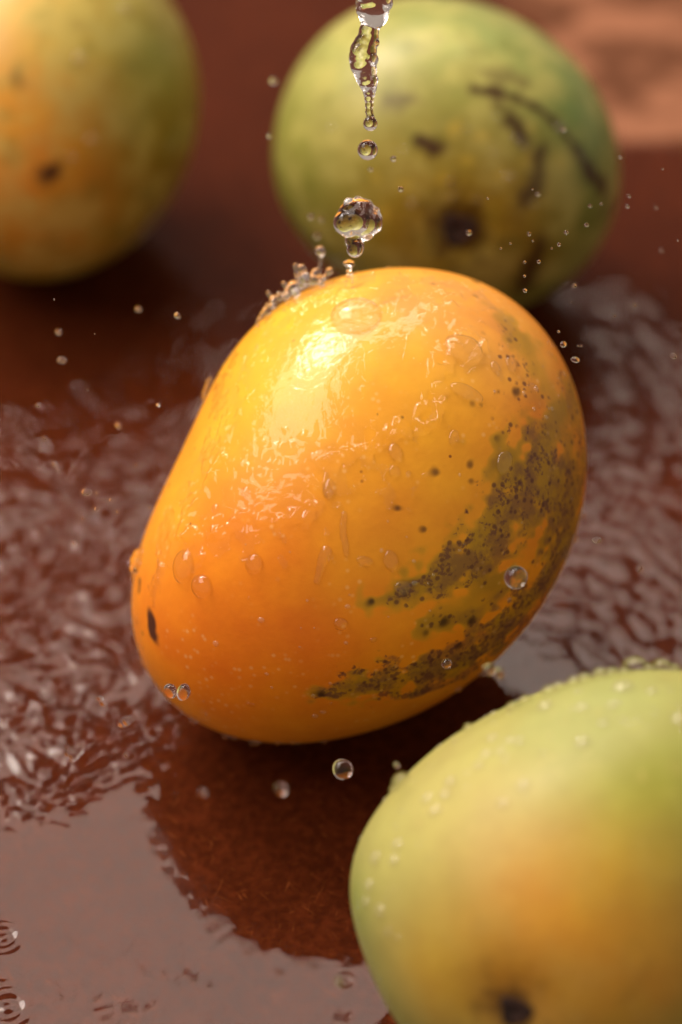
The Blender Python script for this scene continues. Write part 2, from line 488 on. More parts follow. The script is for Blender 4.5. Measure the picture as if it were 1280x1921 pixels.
for (x, y, r, w) in [(816,886,8,.75),(881,872,7,.7),(745,953,7,.8),(797,993,6,.75),(697,1127,9,.9),(885,901,6,.6),(968,733,9,.8),(603,1303,10,.9),
    (833,1166,10,.9),(885,1163,8,.8),(930,822,6,.5),(708,778,3,.6),(755,782,3,.7),(935,735,4,.6),(885,757,5,.5),(957,640,5,.5),(905,760,4,.5),
    (268,1216,5,.8),(1005,600,5,.5),(812,532,5,.5),(893,556,5,.5), (268,1188,4,.6),(862,1212,8,.7),(800,1188,5,.6)]:
    st = np.maximum(st, w * stroke(main, [(x, y, r)], 0.8))
st = np.maximum(st, 0.95 * stroke(main, [(283,1166,17),(287,1190,18)], 0.5))
st = np.maximum(st, 0.7 * stroke(main, [(262,1088,10),(261,1110,9)], 0.6))
M_MAIN = mango_mat('orange_mango_skin', 0.42, 1.0, 0.1)
mango('ripe_mango', 'orange ripe mango with purple brown speckled bands, water pouring onto it', main, M_MAIN, mb, sp, st)

# --- back left mango
lb = blend(bl, (0.32, 0.23, 0.022), [(-20, 60, 190, (0.80, 0.50, 0.14), 0.9), (0, 270, 150, (0.80, 0.29, 0.018), 0.95), (130, 80, 120, (0.52, 0.34, 0.04), 0.6),
    (290, 120, 120, (0.26, 0.27, 0.045), 0.9), (300, 280, 120, (0.23, 0.17, 0.014), 0.7), (80, 420, 140, (0.55, 0.22, 0.02), 0.6)])
ls = np.maximum.reduce([1.0 * stroke(bl, [(97, 325, 22)], 0.7), 0.4 * stroke(bl, [(28, 142, 14), (40, 155, 10)], 0.9), 0.2 * stroke(bl, [(150, 45, 25)], 1.0)])
M_GREEN = mango_mat('green_mango_skin', 0.42, 0.5, 0.3, 0.55, (0.045, 0.013, 0.006, 1))
mango('half_ripe_mango', 'blurred yellow green mango cut off by the upper left corner, one dark spot', bl, M_GREEN, lb, 0 * ls, ls)

# --- back right mango
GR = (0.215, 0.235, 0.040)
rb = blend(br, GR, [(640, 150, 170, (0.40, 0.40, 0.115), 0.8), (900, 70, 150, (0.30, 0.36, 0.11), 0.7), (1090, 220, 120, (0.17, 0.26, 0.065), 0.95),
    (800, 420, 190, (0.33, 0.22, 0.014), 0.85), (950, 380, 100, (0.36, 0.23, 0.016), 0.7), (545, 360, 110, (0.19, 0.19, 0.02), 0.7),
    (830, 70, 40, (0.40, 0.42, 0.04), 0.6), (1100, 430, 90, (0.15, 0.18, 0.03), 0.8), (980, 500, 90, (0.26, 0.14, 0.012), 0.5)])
for (x, y, r) in [(850, 240, 14), (905, 255, 12), (880, 300, 14), (1000, 240, 10), (760, 345, 14), (830, 330, 12), (940, 330, 14), (1050, 300, 12), (720, 400, 14), (700, 330, 12), (990, 300, 12)]:
    f = (0.55 * stroke(br, [(x, y, r)], 0.9))[:, None]; rb = rb * (1 - f) + np.array((0.62, 0.44, 0.05)) * f
rs = np.maximum.reduce([
    1.00 * stroke(br, [(890,165,12),(960,182,10),(1020,212,10),(1070,262,10),(1105,315,16),(1132,358,18)], 0.8),
    0.50 * stroke(br, [(915,135,18),(985,150,21)], 0.7), 0.56 * stroke(br, [(725,190,17),(770,186,14)], 0.9),
    0.95 * stroke(br, [(780,264,13),(815,286,17)], 0.7), 0.95 * stroke(br, [(960,225,18),(975,255,21)], 0.9),
    0.81 * stroke(br, [(1015,285,16),(1008,335,18),(985,372,21)], 0.7), 0.90 * stroke(br, [(860,425,68)], 0.9),
    0.84 * stroke(br, [(1012,455,16),(995,500,26),(980,540,29)], 0.7), 0.78 * stroke(br, [(1145,382,21)], 0.7), 0.56 * stroke(br, [(930,195,16),(965,215,13)], 0.9)])
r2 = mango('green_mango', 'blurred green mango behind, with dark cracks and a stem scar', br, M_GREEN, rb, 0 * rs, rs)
stem_scar(r2, br, 860, 428, 30, 3)

# --- front right mango
FG = (0.31, 0.315, 0.085)
fb = blend(fr, FG, [(860, 1470, 190, (0.42, 0.385, 0.125), 0.8), (1020, 1740, 200, (0.62, 0.32, 0.040), 0.7), (1130, 1770, 150, (0.78, 0.31, 0.026), 0.85),
    (1100, 1330, 150, (0.33, 0.37, 0.13), 0.85), (1240, 1480, 140, (0.27, 0.29, 0.04), 0.9), (720, 1620, 90, (0.40, 0.38, 0.10), 0.6), (830, 1840, 120, (0.58, 0.33, 0.03), 0.7),
    (1200, 1650, 120, (0.48, 0.32, 0.03), 0.6), (668, 1700, 70, (0.24, 0.29, 0.06), 0.8), (960, 1830, 80, (0.60, 0.24, 0.02), 0.5), (1000, 1920, 180, (0.55, 0.25, 0.022), 0.4), (1220, 1840, 150, (0.70, 0.38, 0.04), 0.7)])  # last blob lightens the shaded lower right in place of front fill light
fs = np.maximum.reduce([0.75 * stroke(fr, [(965, 1890, 58)], 1.0), 0.12 * stroke(fr, [(1220, 1800, 12), (1180, 1870, 14)], 1.0)])
r3 = mango('yellow_green_mango', 'yellow green mango in the front right corner beaded with droplets', fr, mango_mat('yellow_mango_skin', 0.5, 0.5, 0.1, 0.12), fb, 0 * fs, fs)
stem_scar(r3, fr, 965, 1893, 27, 5)

# ------------------------------------------------------------------ board and the water lying on it
def axis(lo, hi, step, out_lo, out_hi):
    a = np.arange(lo, hi, step)
    L = lo - np.cumsum(step * 1.25 ** np.arange(1, 60)); L = L[L > out_lo][::-1]
    R = hi + np.cumsum(step * 1.25 ** np.arange(1, 60)); R = R[R < out_hi]
    return np.r_[out_lo, L, a, R, out_hi]
def plane_grid(xs, ys):
    X, Y = np.meshgrid(xs, ys); n = len(xs)
    i = np.arange(len(ys) - 1)[:, None] * n; j = np.arange(n - 1)[None, :]
    return X.ravel(), Y.ravel(), np.stack([i + j, i + j + 1, i + n + j + 1, i + n + j], -1).reshape(-1, 4)
def to_pix(P):
    q = (P - np.array([0, CAMY, CAMH])) @ np.stack([RIGHT, UP, BACK]).T
    return q

DRY = [on_table(x, y) for x, y in [(1045,60),(1120,130),(1180,235),(1225,160),(1290,120),(1150,20),(1250,30),(1000,-40),(1200,-60),(1330,200)]]
DRY_R = [0.013, 0.014, 0.010, 0.020, 0.022, 0.018, 0.02, 0.02, 0.03, 0.02]
def dry_field(X, Y):
    P = np.stack([X, Y], -1); f = np.zeros(len(X))
    for c, r in zip(DRY, DRY_R):
        d = np.hypot(X - c[0], Y - c[1]); f += np.exp(-(d / r) ** 2)
    return f + 0.22 * Waves(2, 0.008, 0.04, 24, 21)(P) * np.clip(f * 2, 0, 1)

bx, by, bf = plane_grid(axis(-0.14, 0.17, 0.003, -0.45, 0.45), axis(-0.16, 0.26, 0.003, -0.45, 0.5))
nb = len(bx)
me = mesh_np('board', np.c_[bx, by, np.full(nb, -0.0016)], bf, M_BOARD)
a = me.attributes.new('dry', 'FLOAT', 'POINT'); a.data.foreach_set('value', smooth(0.35, 0.8, dry_field(bx, by)).astype(np.float32))
tag(link('board', me), 'reddish brown wet hardboard under the mangoes', None, None, 'structure')
bm = bmesh.new()
bmesh.ops.create_cube(bm, size=1.0, matrix=Matrix.Translation((0, 0.025, -0.0057)) @ Matrix.Diagonal((0.9, 0.95, 0.0080, 1)))
me = bpy.data.meshes.new('board_core'); bm.to_mesh(me); bm.free(); me.materials.append(M_BOARD)
link('board_core', me, bpy.data.objects['board'])

c00, c10, c01, c11 = on_table(0, 1921), on_table(1280, 1921), on_table(0, 0), on_table(1280, 0)
X, Y, F = plane_grid(axis(min(c00[0], c01[0]) * 0.92 - 0.004, max(c10[0], c11[0]) * 0.92 + 0.004, 0.00050, -0.44, 0.44),
                     axis(c00[1] - 0.006, on_table(640, 330)[1], 0.00050, -0.44, 0.49))
P = np.stack([X, Y], -1)
def around(px, py, rx, ry=None):
    c = on_table(px, py); r = rx * K * 0.62
    ry = (ry or rx) * K * 0.62 / math.sin(PITCH)
    return np.exp(-((X - c[0]) / r) ** 2 - ((Y - c[1]) / ry) ** 2)
chop = Waves(2, 0.0022, 0.0095, 60, 31)
warp = Waves(2, 0.02, 0.05, 10, 32), Waves(2, 0.02, 0.05, 10, 33)
Pw = P + 0.0022 * np.stack([warp[0](P), warp[1](P)], -1)
hc = chop(Pw); hc = hc + 0.35 * hc ** 2 - 0.35
drips = np.zeros(len(X)); rg = np.random.default_rng(91)
for k in range(34):                                # rings spreading from many small impacts, mostly left of the mango
    cpt = on_table(rg.normal(90, 170), rg.normal(1080, 260)); lam = rg.uniform(0.0032, 0.0075)
    rr_ = np.hypot(Pw[:, 0] - cpt[0], Pw[:, 1] - cpt[1])
    drips += lam / 0.006 * np.sin(2 * math.pi * rr_ / lam + rg.uniform(0, 6)) * np.exp(-(rr_ / rg.uniform(0.012, 0.03)) ** 2)
hc = 0.62 * hc + 0.55 * drips
m_chop = np.clip(0.9 * around(110, 1400, 170, 80) + around(60, 1000, 230, 260) + around(60, 1260, 190, 150) + 0.7 * around(230, 1330, 120, 110) + 0.9 * around(120, 800, 230, 130) + 0.5 * around(300, 700, 200, 160), 0, 1)
m_right = np.clip(0.8 * around(1080, 1180, 110, 110) + around(1200, 1000, 190, 330) + 0.8 * around(1180, 720, 170, 180), 0, 1)
c = on_table(1020, 1500)
rad = np.hypot(X - c[0], Y - c[1])
hr = 0.85 * np.sin(2 * math.pi * (rad + 0.0030 * warp[0](P) + 0.0012 * Waves(2, 0.006, 0.016, 16, 36)(P)) / 0.0076) + 0.5 * Waves(2, 0.004, 0.012, 34, 35)(Pw)
calm = Waves(2, 0.004, 0.02, 20, 37)(P)
H = 0.00008 * calm * 0.22 + 0.00042 * hc * m_chop * np.clip(0.85 + 0.35 * Waves(2, 0.02, 0.06, 12, 38)(P), 0.3, 1.5) + 0.000022 * hc * around(230, 1600, 320, 170) + 0.000145 * hr * m_right
# fine flow streaks in the calm part
s1 = on_table(640, 1560)
ang = np.arctan2(Y - s1[1], X - s1[0]); rr_ = np.hypot(X - s1[0], Y - s1[1])
H += 0.000012 * np.sin(60 * ang + 3 * warp[0](P)) * smooth(0.02, 0.05, rr_) * around(330, 1750, 420, 260)
# two drop rings at the left edge, one dimple by the front mango
for (x, y, r0, amp, lam) in [(6, 1759, 62, 0.00013, 30), (14, 1891, 76, 0.00013, 36), (648, 1842, 14, 0.00012, 16)]:
    c = on_table(x, y); u = np.hypot(X - c[0], Y - c[1]) / (K * 0.60)
    H += amp * np.cos(2 * math.pi * u / lam) * np.exp(-(u / r0) ** 2)
# a slightly raised wavy lip where the water climbs toward each mango
for b_ in (main, fr, br, bl):
    lo = b_.w[b_.w[:, 2] < 0.004]
    cx, cy = lo[:, 0].mean(), lo[:, 1].mean(); rad = np.hypot(lo[:, 0] - cx, lo[:, 1] - cy).mean()
    H += 0.0009 * np.exp(-np.maximum(np.hypot(X - cx, Y - cy) - rad, 0) / 0.0025)
dry = dry_field(X, Y)
wet = dry < 0.62
H = np.where(dry > 0.3, H * smooth(0.62, 0.35, dry) - 0.0006 * smooth(0.35, 0.62, dry), H)
keep = wet[F].all(1)
me = mesh_np('water', np.c_[X, Y, H], F[keep], M_POOL)
o = tag(link('water', me), 'shallow rippled water lying on the brown board', None, None, 'structure')

# ------------------------------------------------------------------ sheet of water running over the main mango
def film():
    w, n = main.w, main.n
    wetm = np.maximum.reduce([
        stroke(main, [(620,600,150),(560,720,190),(470,850,150),(400,950,90),(330,1000,60)], 0.25),
        stroke(main, [(700,590,130),(840,580,110),(860,640,70)], 0.25),
        stroke(main, [(600,800,120),(690,770,70),(760,720,90)], 0.25), stroke(main, [(540,900,80),(450,930,70)], 0.3)])
    e = 0.35 * Waves(3, 0.004, 0.016, 24, 51)(w)
    wetm = wetm + 0.25 * e * (wetm > 0.001)
    t = 0.00028 * smooth(0.35, 0.62, wetm)
    rim = np.exp(-((wetm - 0.50) / 0.10) ** 2)
    t += 0.00042 * rim * (1 + 0.3 * Waves(3, 0.0018, 0.006, 24, 54)(w))
    ripple = Waves(3, 0.0014, 0.0042, 40, 52)(w)
    glit = np.maximum.reduce([
        stroke(main, [(345,1000,22),(430,985,24),(490,970,22),(545,972,20),(592,955,14)], 0.9),
        stroke(main, [(600,872,12),(655,850,16),(705,832,16),(752,800,14)], 0.9),
        stroke(main, [(790,795,24),(830,735,20)], 0.8), stroke(main, [(820,690,24),(870,640,32)], 0.8),
        stroke(main, [(815,600,24),(845,560,30)], 0.8), stroke(main, [(720,590,18),(770,560,22)], 0.8),
        0.5 * stroke(main, [(430,800,34),(385,900,28),(350,970,28)], 0.8), 0.9 * stroke(main, [(560,570,40),(620,560,40)], 0.9),
        0.5 * stroke(main, [(320,1030,26),(290,1090,22)], 0.9), 0.6 * stroke(main, [(390,740,16)], 0.9), 0.5 * stroke(main, [(470,880,40),(600,830,30)], 0.9)])
    t += glit * (0.00050 + 0.00042 * ripple) + 0.000022 * ripple * smooth(0.3, 0.7, wetm)
    t += 0.000010 * Waves(3, 0.003, 0.010, 20, 53)(w) * smooth(0.3, 0.6, wetm)
    ridge = np.maximum.reduce([
        stroke(main, [(340,1004,10),(380,996,10),(430,986,12),(470,970,11),(505,978,11),(545,968,12),(592,952,9)], 1.0),
        stroke(main, [(600,874,8),(650,850,10),(680,846,10),(712,830,10),(738,822,10),(755,795,8)], 1.0),
        stroke(main, [(782,806,9),(812,800,11),(826,770,10),(838,732,10),(822,726,8)], 1.0),
        stroke(main, [(812,695,8),(840,664,10),(868,630,9)], 1.0), stroke(main, [(905,640,8),(905,668,9),(870,686,9)], 1.0),
        stroke(main, [(715,596,8),(745,580,9),(772,560,8)], 1.0), stroke(main, [(420,860,8),(392,905,9),(362,955,9),(348,985,8)], 1.0),
        stroke(main, [(345,1030,8),(360,1050,9),(385,1042,8)], 1.0)])
    t += 0.00050 * ridge * (1 + 0.35 * ripple)
    F = main.grid_faces()
    keep = (t > 0.00005)[F].all(1)
    used = np.unique(F[keep]); remap = np.zeros(len(w), int); remap[used] = np.arange(len(used))
    V = (w + n * (t[:, None] - 0.00004))[used] - main.base
    me = mesh_np('water_sheet', V, remap[F[keep]], M_FILM)
    tag(link('water_sheet', me, None, main.base), 'thin glistening sheet of water running down the upper left of the orange mango', 'water')
film()

# ------------------------------------------------------------------ drops
def drop_mesh(name, seed, amp, seg=24, rings=14, mat=None):
    v, fcs = [], []
    th = np.linspace(0, 2 * math.pi, seg, endpoint=False); ph = np.linspace(0, math.pi, rings)
    TH, PH = np.meshgrid(th, ph)
    D = np.stack([np.sin(PH) * np.cos(TH), np.sin(PH) * np.sin(TH), np.cos(PH)], -1).reshape(-1, 3)
    D = D * (1 + amp * Waves(3, 1.0, 3.0, 10, seed)(D))[:, None]
    i = np.arange(rings - 1)[:, None] * seg; j = np.arange(seg)[None, :]; j2 = (j + 1) % seg
    F = np.stack([i + j, i + seg + j, i + seg + j2, i + j2], -1).reshape(-1, 4)
    return mesh_np(name, D, F, mat or M_DROP)
DROPS = [drop_mesh('water_drop', s, a) for s, a in ((1, 0.02), (2, 0.05), (3, 0.09), (4, 0.13))]
BEADS = [drop_mesh('water_bead', s, a, mat=M_BEAD) for s, a in ((1, 0.02), (2, 0.05), (3, 0.09), (4, 0.13))]
FINE = [drop_mesh('fine_bead', s, a, 18, 10, M_FINE) for s, a in ((1, 0.02), (2, 0.05), (3, 0.09))]
DOME = drop_mesh('water_dome', 6, 0.03, 40, 26, M_BEAD)
ROUND = drop_mesh('round_drop', 9, 0.012, 36, 22)

def air_drop(px, py, r, depth, label, group, rx=None, me=None, rot=0.0, name='water_drop'):
    o = link(name, me or random.choice(DROPS[:3]), None, at(px, py, depth))
    s = r * K * depth
    o.scale = ((rx or r) * K * depth, s, s)
    o.rotation_euler = (math.pi / 2 - PITCH, 0, rot)
    return tag(o, label, 'water drop', group)

def skin_drop(body, px, py, rx, ry, label, group, h=0.5, me=None, name='water_bead', rot=0.0, lift=0.0):
    i = body.pick(px, py); n = body.n[i]; p = body.w[i]
    t1 = RIGHT - n * (n @ RIGHT); t1 /= np.linalg.norm(t1)
    t2 = np.cross(n, t1)
    c, s = math.cos(rot), math.sin(rot)
    a, b = t1 * c + t2 * s, -t1 * s + t2 * c
    sx, sy = rx * body.px, ry * body.px
    o = link(name, me or random.choice(BEADS))
    Mx = Matrix.Identity(4)
    hh = h * min(sx, sy)
    p = p + n * (lift * hh)
    for k in range(3):
        Mx[k][0], Mx[k][1], Mx[k][2], Mx[k][3] = a[k] * sx, b[k] * sy, n[k] * hh, p[k]
    o.matrix_world = Mx
    return tag(o, label, 'water drop', group)

# beads on the orange mango that can be told apart
G1 = 'water beads on the orange mango'
for (x, y, rx, ry, lab) in [
    (462,923,9,10,'round clear bead on the orange skin left of centre, above the white ridge of water'),
    (405,954,8,9,'bright glinting bead beside the water sheet at the left of the orange mango'),
    (475,1058,16,19,'shield shaped bead hanging below the water ridge on deep orange skin'),
    (617,918,11,19,'upright oval bead in the centre of the orange mango'),
    (742,848,12,16,'oval bead just under the right tip of the long water ridge'),
    (740,885,10,10,'small round bead under the oval bead at the mango centre'),
    (768,888,5,5,'tiny sparkling bead right of the two stacked beads at mango centre'),
    (852,820,9,13,'elongated bead below the glittering patch on the right of the orange mango'),
    (876,736,32,15,'wide flat bead right of the glittering water patch'),
    (929,688,9,13,'slanted narrow bead, left one of a pair on the upper right skin'),
    (960,684,12,16,'slanted bead, right one of a pair on the upper right skin'),
    (946,868,17,22,'large bead lying on the yellow edge of the speckled band'),
    (640,1172,13,12,'faint round bead on the lower middle of the orange mango'),
    (685,1052,15,9,'frosty looking wide bead left of a taller one at the mango centre'),
    (733,1054,13,20,'tall bead beside the frosty wide bead at the mango centre'),
    (756,1104,17,15,'bead sitting at the left tip of the upper speckled band'),
    (345,1062,24,30,'big flattened bead near the left end of the orange mango'),
    (378,1100,22,22,'crescent like bead right below the big flattened bead at left'),
    (470,1322,9,4,'thin flat bead near the bottom of the orange mango'),
    (253,1078,11,12,'bulging bead clinging to the left tip of the orange mango'),
    (257,1163,6,7,'tiny bead on the left rim beside the black spot'),
    (270,1245,8,9,'small bead on the lower left rim of the orange mango'),
    (870,655,36,28,'broad yellow lens of water on the upper right shoulder of the orange mango'),
    (700,1200,7,5,'faint tiny bead between the two speckled bands'),
    (1033,645,7,7,'clear bead on the far upper right rim of the orange mango'),
    (1030,665,8,6,'clear bead just inside the upper right rim of the orange mango'),
    (997,727,13,9,'hollow looking bead among sparse specks at the right'),
    (1072,938,5,6,'brilliant white glinting bead on the olive right side')]:
    skin_drop(main, x, y, rx, ry, lab, G1, 0.62, rot=random.uniform(-0.4, 0.4))
skin_drop(main, 668, 594, 47, 40, 'large domed bubble of water at the foot of the falling stream', G1, 0.75, DOME, 'water_dome')

def chain_mesh(name, spheres, voxel, mat, smooth_n=4):
    """water body grown from overlapping spheres, fused by a voxel remesh"""
    bm = bmesh.new()
    for (p, r, s) in spheres:
        bmesh.ops.create_icosphere(bm, subdivisions=3, radius=1.0,
            matrix=Matrix.Translation(p) @ Matrix.Diagonal((r * s[0], r * s[1], r * s[2], 1)))
    me = bpy.data.meshes.new(name); bm.to_mesh(me); bm.free()
    o = bpy.data.objects.new('tmp', me); C.objects.link(o)
    m = o.modifiers.new('r', 'REMESH'); m.mode = 'VOXEL'; m.voxel_size = voxel; m.use_smooth_shade = True
    s = o.modifiers.new('s', 'SMOOTH'); s.iterations = smooth_n; s.factor = 0.5
    dg = bpy.context.evaluated_depsgraph_get()
    out = bpy.data.meshes.new_from_object(o.evaluated_get(dg)); out.name = name
    bpy.data.objects.remove(o)
    out.materials.clear(); out.materials.append(mat)
    for f in out.polygons: f.use_smooth = True
    return out

def water_blob(name, label, pts, depth_of, voxel_px, cat='water', group=None, smooth_n=4, mat=None):
    """pts: (px, py, radius px, depth offset in px)"""
    base = at(pts[-1][0], pts[-1][1], depth_of(pts[-1][1]))
    S = []
    for (x, y, r, dz) in pts:
        d = depth_of(y) + dz * K * D0
        S.append((Vector(at(x, y, d) - base), r * K * d, (1, 1, 1)))
    me = chain_mesh(name, S, voxel_px * K * D0, mat or M_DROP, smooth_n)
    return tag(link(name, me, None, base), label, cat, group)

imp = main.pick(662, 560)
d_imp = -(main.q[imp][2]) * main.depth
def d_stream(y):                                   # the broken jet leans slightly away as it rises
    return d_imp - 0.004 - (560 - y) * K * D0 * 0.10
# tapering end of the poured stream
prof = [(-60,702,40),(-30,706,36),(0,703,35),(14,700,35),(26,701,31),(38,698,24),(48,694,19),(60,692,21),(72,691,22),(84,686,25),(96,682,28),(108,681,29),
        (120,682,28),(132,685,25),(144,687,22),(154,691,20),(164,693,16),(174,693,13),(186,693,10.5),(198,693,9),(210,693,8.6),(219,695,8.5),(232,695,15)]
pts = []
for i, (y, x, r) in enumerate(prof):
    pts.append((x, y, r * 0.93, 0))
for (x, y, r, dz) in [(722,6,16,-14),(684,4,17,10),(716,24,14,-8),(680,20,12,-16),(672,100,15,-12),(698,112,13,-14),(678,124,12,14),(704,80,9,-10),(680,76,9,-14),(700,150,11,-6),(684,160,9,-8),(690,-14,24,-14),(716,-20,22,8)]:
    pts.append((x, y, r, dz))
water_blob('water_stream', 'twisted clear stream of water pouring in from the top edge', pts[::-1], d_stream, 2.2, 'water stream', smooth_n=3)
air_drop(690, 281, 19, d_stream(281), 'round clear drop directly below the tip of the stream', None, me=ROUND)
# mushroom shaped blob
pts = []
for k in range(16):
    a = 2 * math.pi * k / 16
    pts.append((672 + 25 * math.cos(a), 411 + 18 * math.sin(a), 20 + 3 * math.sin(3 * a) + 1.5 * math.sin(5 * a + 1), 5 * math.sin(2 * a)))
pts += [(672,411,30,0),(655,382,12,-8),(672,378,11,0),(690,384,11,4),(704,396,10,-6),(638,412,12,-4),(645,428,11,0),(704,424,13,0),(688,438,14,0),(668,444,13,0),(660,452,13,0),(668,462,16,0),(666,468,16,0)]
water_blob('water_blob', 'mushroom shaped blob of water falling just above the orange mango', pts, d_stream, 2.0, 'water drop', smooth_n=12)
# thin forked thread hitting the skin
pts = [(655,494,7,4),(650,494,6,2),(660,495,6,6),(655,502,6,0),(654,510,4.5,0),(652,518,3.6,0),(650,526,3.2,0),(649,534,3,0),(648,544,3.4,0),(658,512,4.2,0),(660,520,3.6,0),(661,528,3.2,0),(662,538,3.4,0),(662,548,4,0)]
water_blob('water_thread', 'thin forked thread of water touching the top of the orange mango', pts, lambda y: d_imp + 0.004, 0.9, 'water', smooth_n=2)
# splash on the far upper left rim
e_ = main.pick(548, 566); d_rim = -(main.q[e_][2]) * main.depth + 0.002
path = [(606,526,7,3),(598,526,10,2),(582,525,14,0),(566,523,15,0),(552,537,13,0),(538,549,12,0),(524,558,11,0),(510,568,10,0),(499,579,8,0),(490,592,6,0),(480,608,5,0)]
pts = []; rs_ = random.Random(41)
for a_, b_ in zip(path[:-1], path[1:]):
    for k_ in range(4):
        t_ = rs_.random(); x_, y_, r_ = [p_ + (q_ - p_) * t_ for p_, q_ in zip(a_[:3], b_[:3])]
        pts.append((x_ + rs_.gauss(0, 4), y_ + rs_.gauss(2, 4), r_ * rs_.uniform(0.35, 0.85), rs_.gauss(0, 8)))
for spike in ([(598,524,7),(600,508,4.6),(602,490,3.6),(602,480,4),(601,471,10)], [(608,524,5),(614,515,4),(619,508,7)], [(572,520,9),(569,510,8),(566,504,8.5)],
              [(560,518,7),(556,506,4.5),(555,499,5.5)], [(588,520,8),(592,510,7)], [(542,545,7),(537,538,4.5),(533,532,5)], [(514,562,6),(508,555,4),(504,550,4.6)]):
    for a_, b_ in zip(spike[:-1], spike[1:]):
        for t_ in (0, .2, .4, .6, .8, 1.0): pts.append(tuple(p_ + (q_ - p_) * t_ for p_, q_ in zip(a_, b_)) + (0,))
water_blob('splash', 'glassy splash of water leaping off the far upper left rim of the orange mango', pts, lambda y: d_rim - 0.002, 1.3, 'splash', smooth_n=3, mat=M_SPLASH)
e_ = main.pick(395, 728); d_e = -(main.q[e_][2]) * main.depth
water_blob('rim_splash', 'small lip of water on the left rim of the mango below the splash', [(392,716,5,0),(390,726,6,0),(386,736,6,0),(384,746,5,0),(396,712,4,0)], lambda y: d_e, 1.0, 'splash', smooth_n=2)
e_ = main.pick(262, 1050); d_t = -(main.q[e_][2]) * main.depth
water_blob('tip_water', 'lump of water wrapped over the left tip of the orange mango', [(262,1042,13,0),(256,1052,12,0),(270,1040,12,-6),(282,1052,13,-10),(268,1062,13,-8),(252,1066,9,0),(276,1072,10,-12)], lambda y: d_t, 1.4, 'water', smooth_n=3)

# separate drops in the air that can be told apart
G2 = 'drops flying in front of the orange mango'
d_f = FOCUS
air_drop(968, 1083, 22, 0.548, 'large round drop hanging before the speckled right side of the orange mango', G2, me=ROUND)
air_drop(838, 1245, 9.5, 0.552, 'clear drop in front of the lower speckled band', G2, me=ROUND)
air_drop(320, 1296, 14, 0.556, 'left drop of the touching pair at the lower left of the orange mango', G2, rx=12, rot=0.5, me=DROPS[1])
air_drop(345, 1298, 16, 0.556, 'right drop of the touching pair at the lower left of the orange mango', G2, rx=12, rot=-0.5, me=DROPS[1])
air_drop(643, 1443, 19, 0.548, 'bright cap shaped drop over the dark board below the orange mango', G2, rx=20, me=DROPS[1])
air_drop(528, 1480, 14, 0.515, 'blurred oval drop left of the bright drop below the orange mango', G2, rx=11, rot=0.6)
air_drop(380, 1487, 8, 0.512, 'faint blurred drop over the dark board below the orange mango', G2)
air_drop(745, 1436, 5.5, 0.525, 'dim blurred drop between the bright drop and the front mango', G2)
air_drop(918, 1256, 11, 0.52, 'left drop of the blurred coppery pair right of the lower speckled band', G2)
air_drop(935, 1263, 10, 0.52, 'right drop of the blurred coppery pair right of the lower speckled band', G2)
air_drop(163, 923, 7, 0.56, 'largest oval drop flying left of the orange mango', 'drops left of the orange mango', rx=10)
air_drop(643, 1838, 13, 0.505, 'reddish drop standing on the water beside the front mango', G2)
air_drop(1120, 1013, 6, 0.56, 'clear oval drop right of the orange mango over the rippled water', 'drops right of the orange mango', rx=9)
air_drop(1198, 1066, 7, 0.56, 'dark drop over the rippled water at the right', 'drops right of the orange mango', rx=6)
air_drop(1263, 668, 6, 0.56, 'drop close to the right edge level with the mango shoulder', 'drops right of the orange mango')
air_drop(1057, 646, 6, 0.57, 'coppery drop just off the upper right rim of the orange mango', 'drops right of the orange mango')
air_drop(1079, 675, 6, 0.57, 'reddest drop off the upper right rim of the orange mango', 'drops right of the orange mango', rx=8)

small = [  # px, py, radius px, depth
 (1077,536,5,.566),(1072,567,2.2,.566),(985,545,4.5,.57),(984,518,3,.57),(1011,491,4,.57),(984,492,3,.575),(1152,593,3,.56),(1189,573,4.5,.55),(1048,622,3,.566),
 (1084,649,2,.566),(1090,649,2.6,.566),(1163,683,2,.566),(1128,720,1.6,.566),(1057,242,6,.60),(1009,364,5,.59),(999,355,2.2,.57),(1107,386,4,.58),
 (1128,382,3,.58),(1180,368,4,.58),(1177,387,4.5,.58),(1230,389,4,.60),(1100,422,4.5,.575),(1062,436,4.5,.575),(993,439,4,.575),(1049,459,4,.57),(1035,466,2.4,.57),
 (1000,452,2.4,.57),(1243,317,2.4,.57),(1272,451,2.4,.57),(1164,295,4,.58),(1241,470,4,.6),(738,298,6.5,.58),(752,355,6,.58),(695,318,5,.59),(513,152,9,.62),(505,255,6,.60),
 (583,407,7,.60),(595,443,8,.61),(603,412,6,.62),(880,437,6,.58),(915,372,2.6,.57),(940,466,2.2,.57),(958,457,2.2,.57)]
for (x, y, r, d) in small:
    air_drop(x, y, r * 0.85, d, 'tiny water droplet flying in the air around or beyond the orange mango top', 'tiny droplets in the air near the stream')
left = [(110,623,8,.52),(178,626,1.8,.566),(116,676,9,.525),(165,731,3.2,.56),(72,760,6,.55),(85,821,6.5,.56),(297,760,5,.56),(223,798,8,.52),(32,872,4,.566),(103,870,7,.53),(110,882,5,.55),
 (209,938,6,.566),(182,955,6,.566),(221,960,4,.55),(157,973,4.5,.56),(141,1019,6,.56),(256,872,3,.566),(183,925,4,.54),(282,953,2,.566),(333,592,8,.53),(260,580,7,.51),(102,562,2,.566),
 (50,1427,7,.55),(238,1415,7,.56),(280,1478,4,.56),(85,1322,5,.55),(195,1318,9,.545),(188,1310,7,.545)]
for (x, y, r, d) in left:
    r *= 0.72; d = 0.557 + (d - 0.557) * 0.6
    air_drop(x, y, r, d, 'small water droplet flying over the wet board left of the orange mango', 'droplets in the air left of the orange mango', rx=r * random.uniform(0.9, 1.3), rot=random.uniform(-.6, .6))
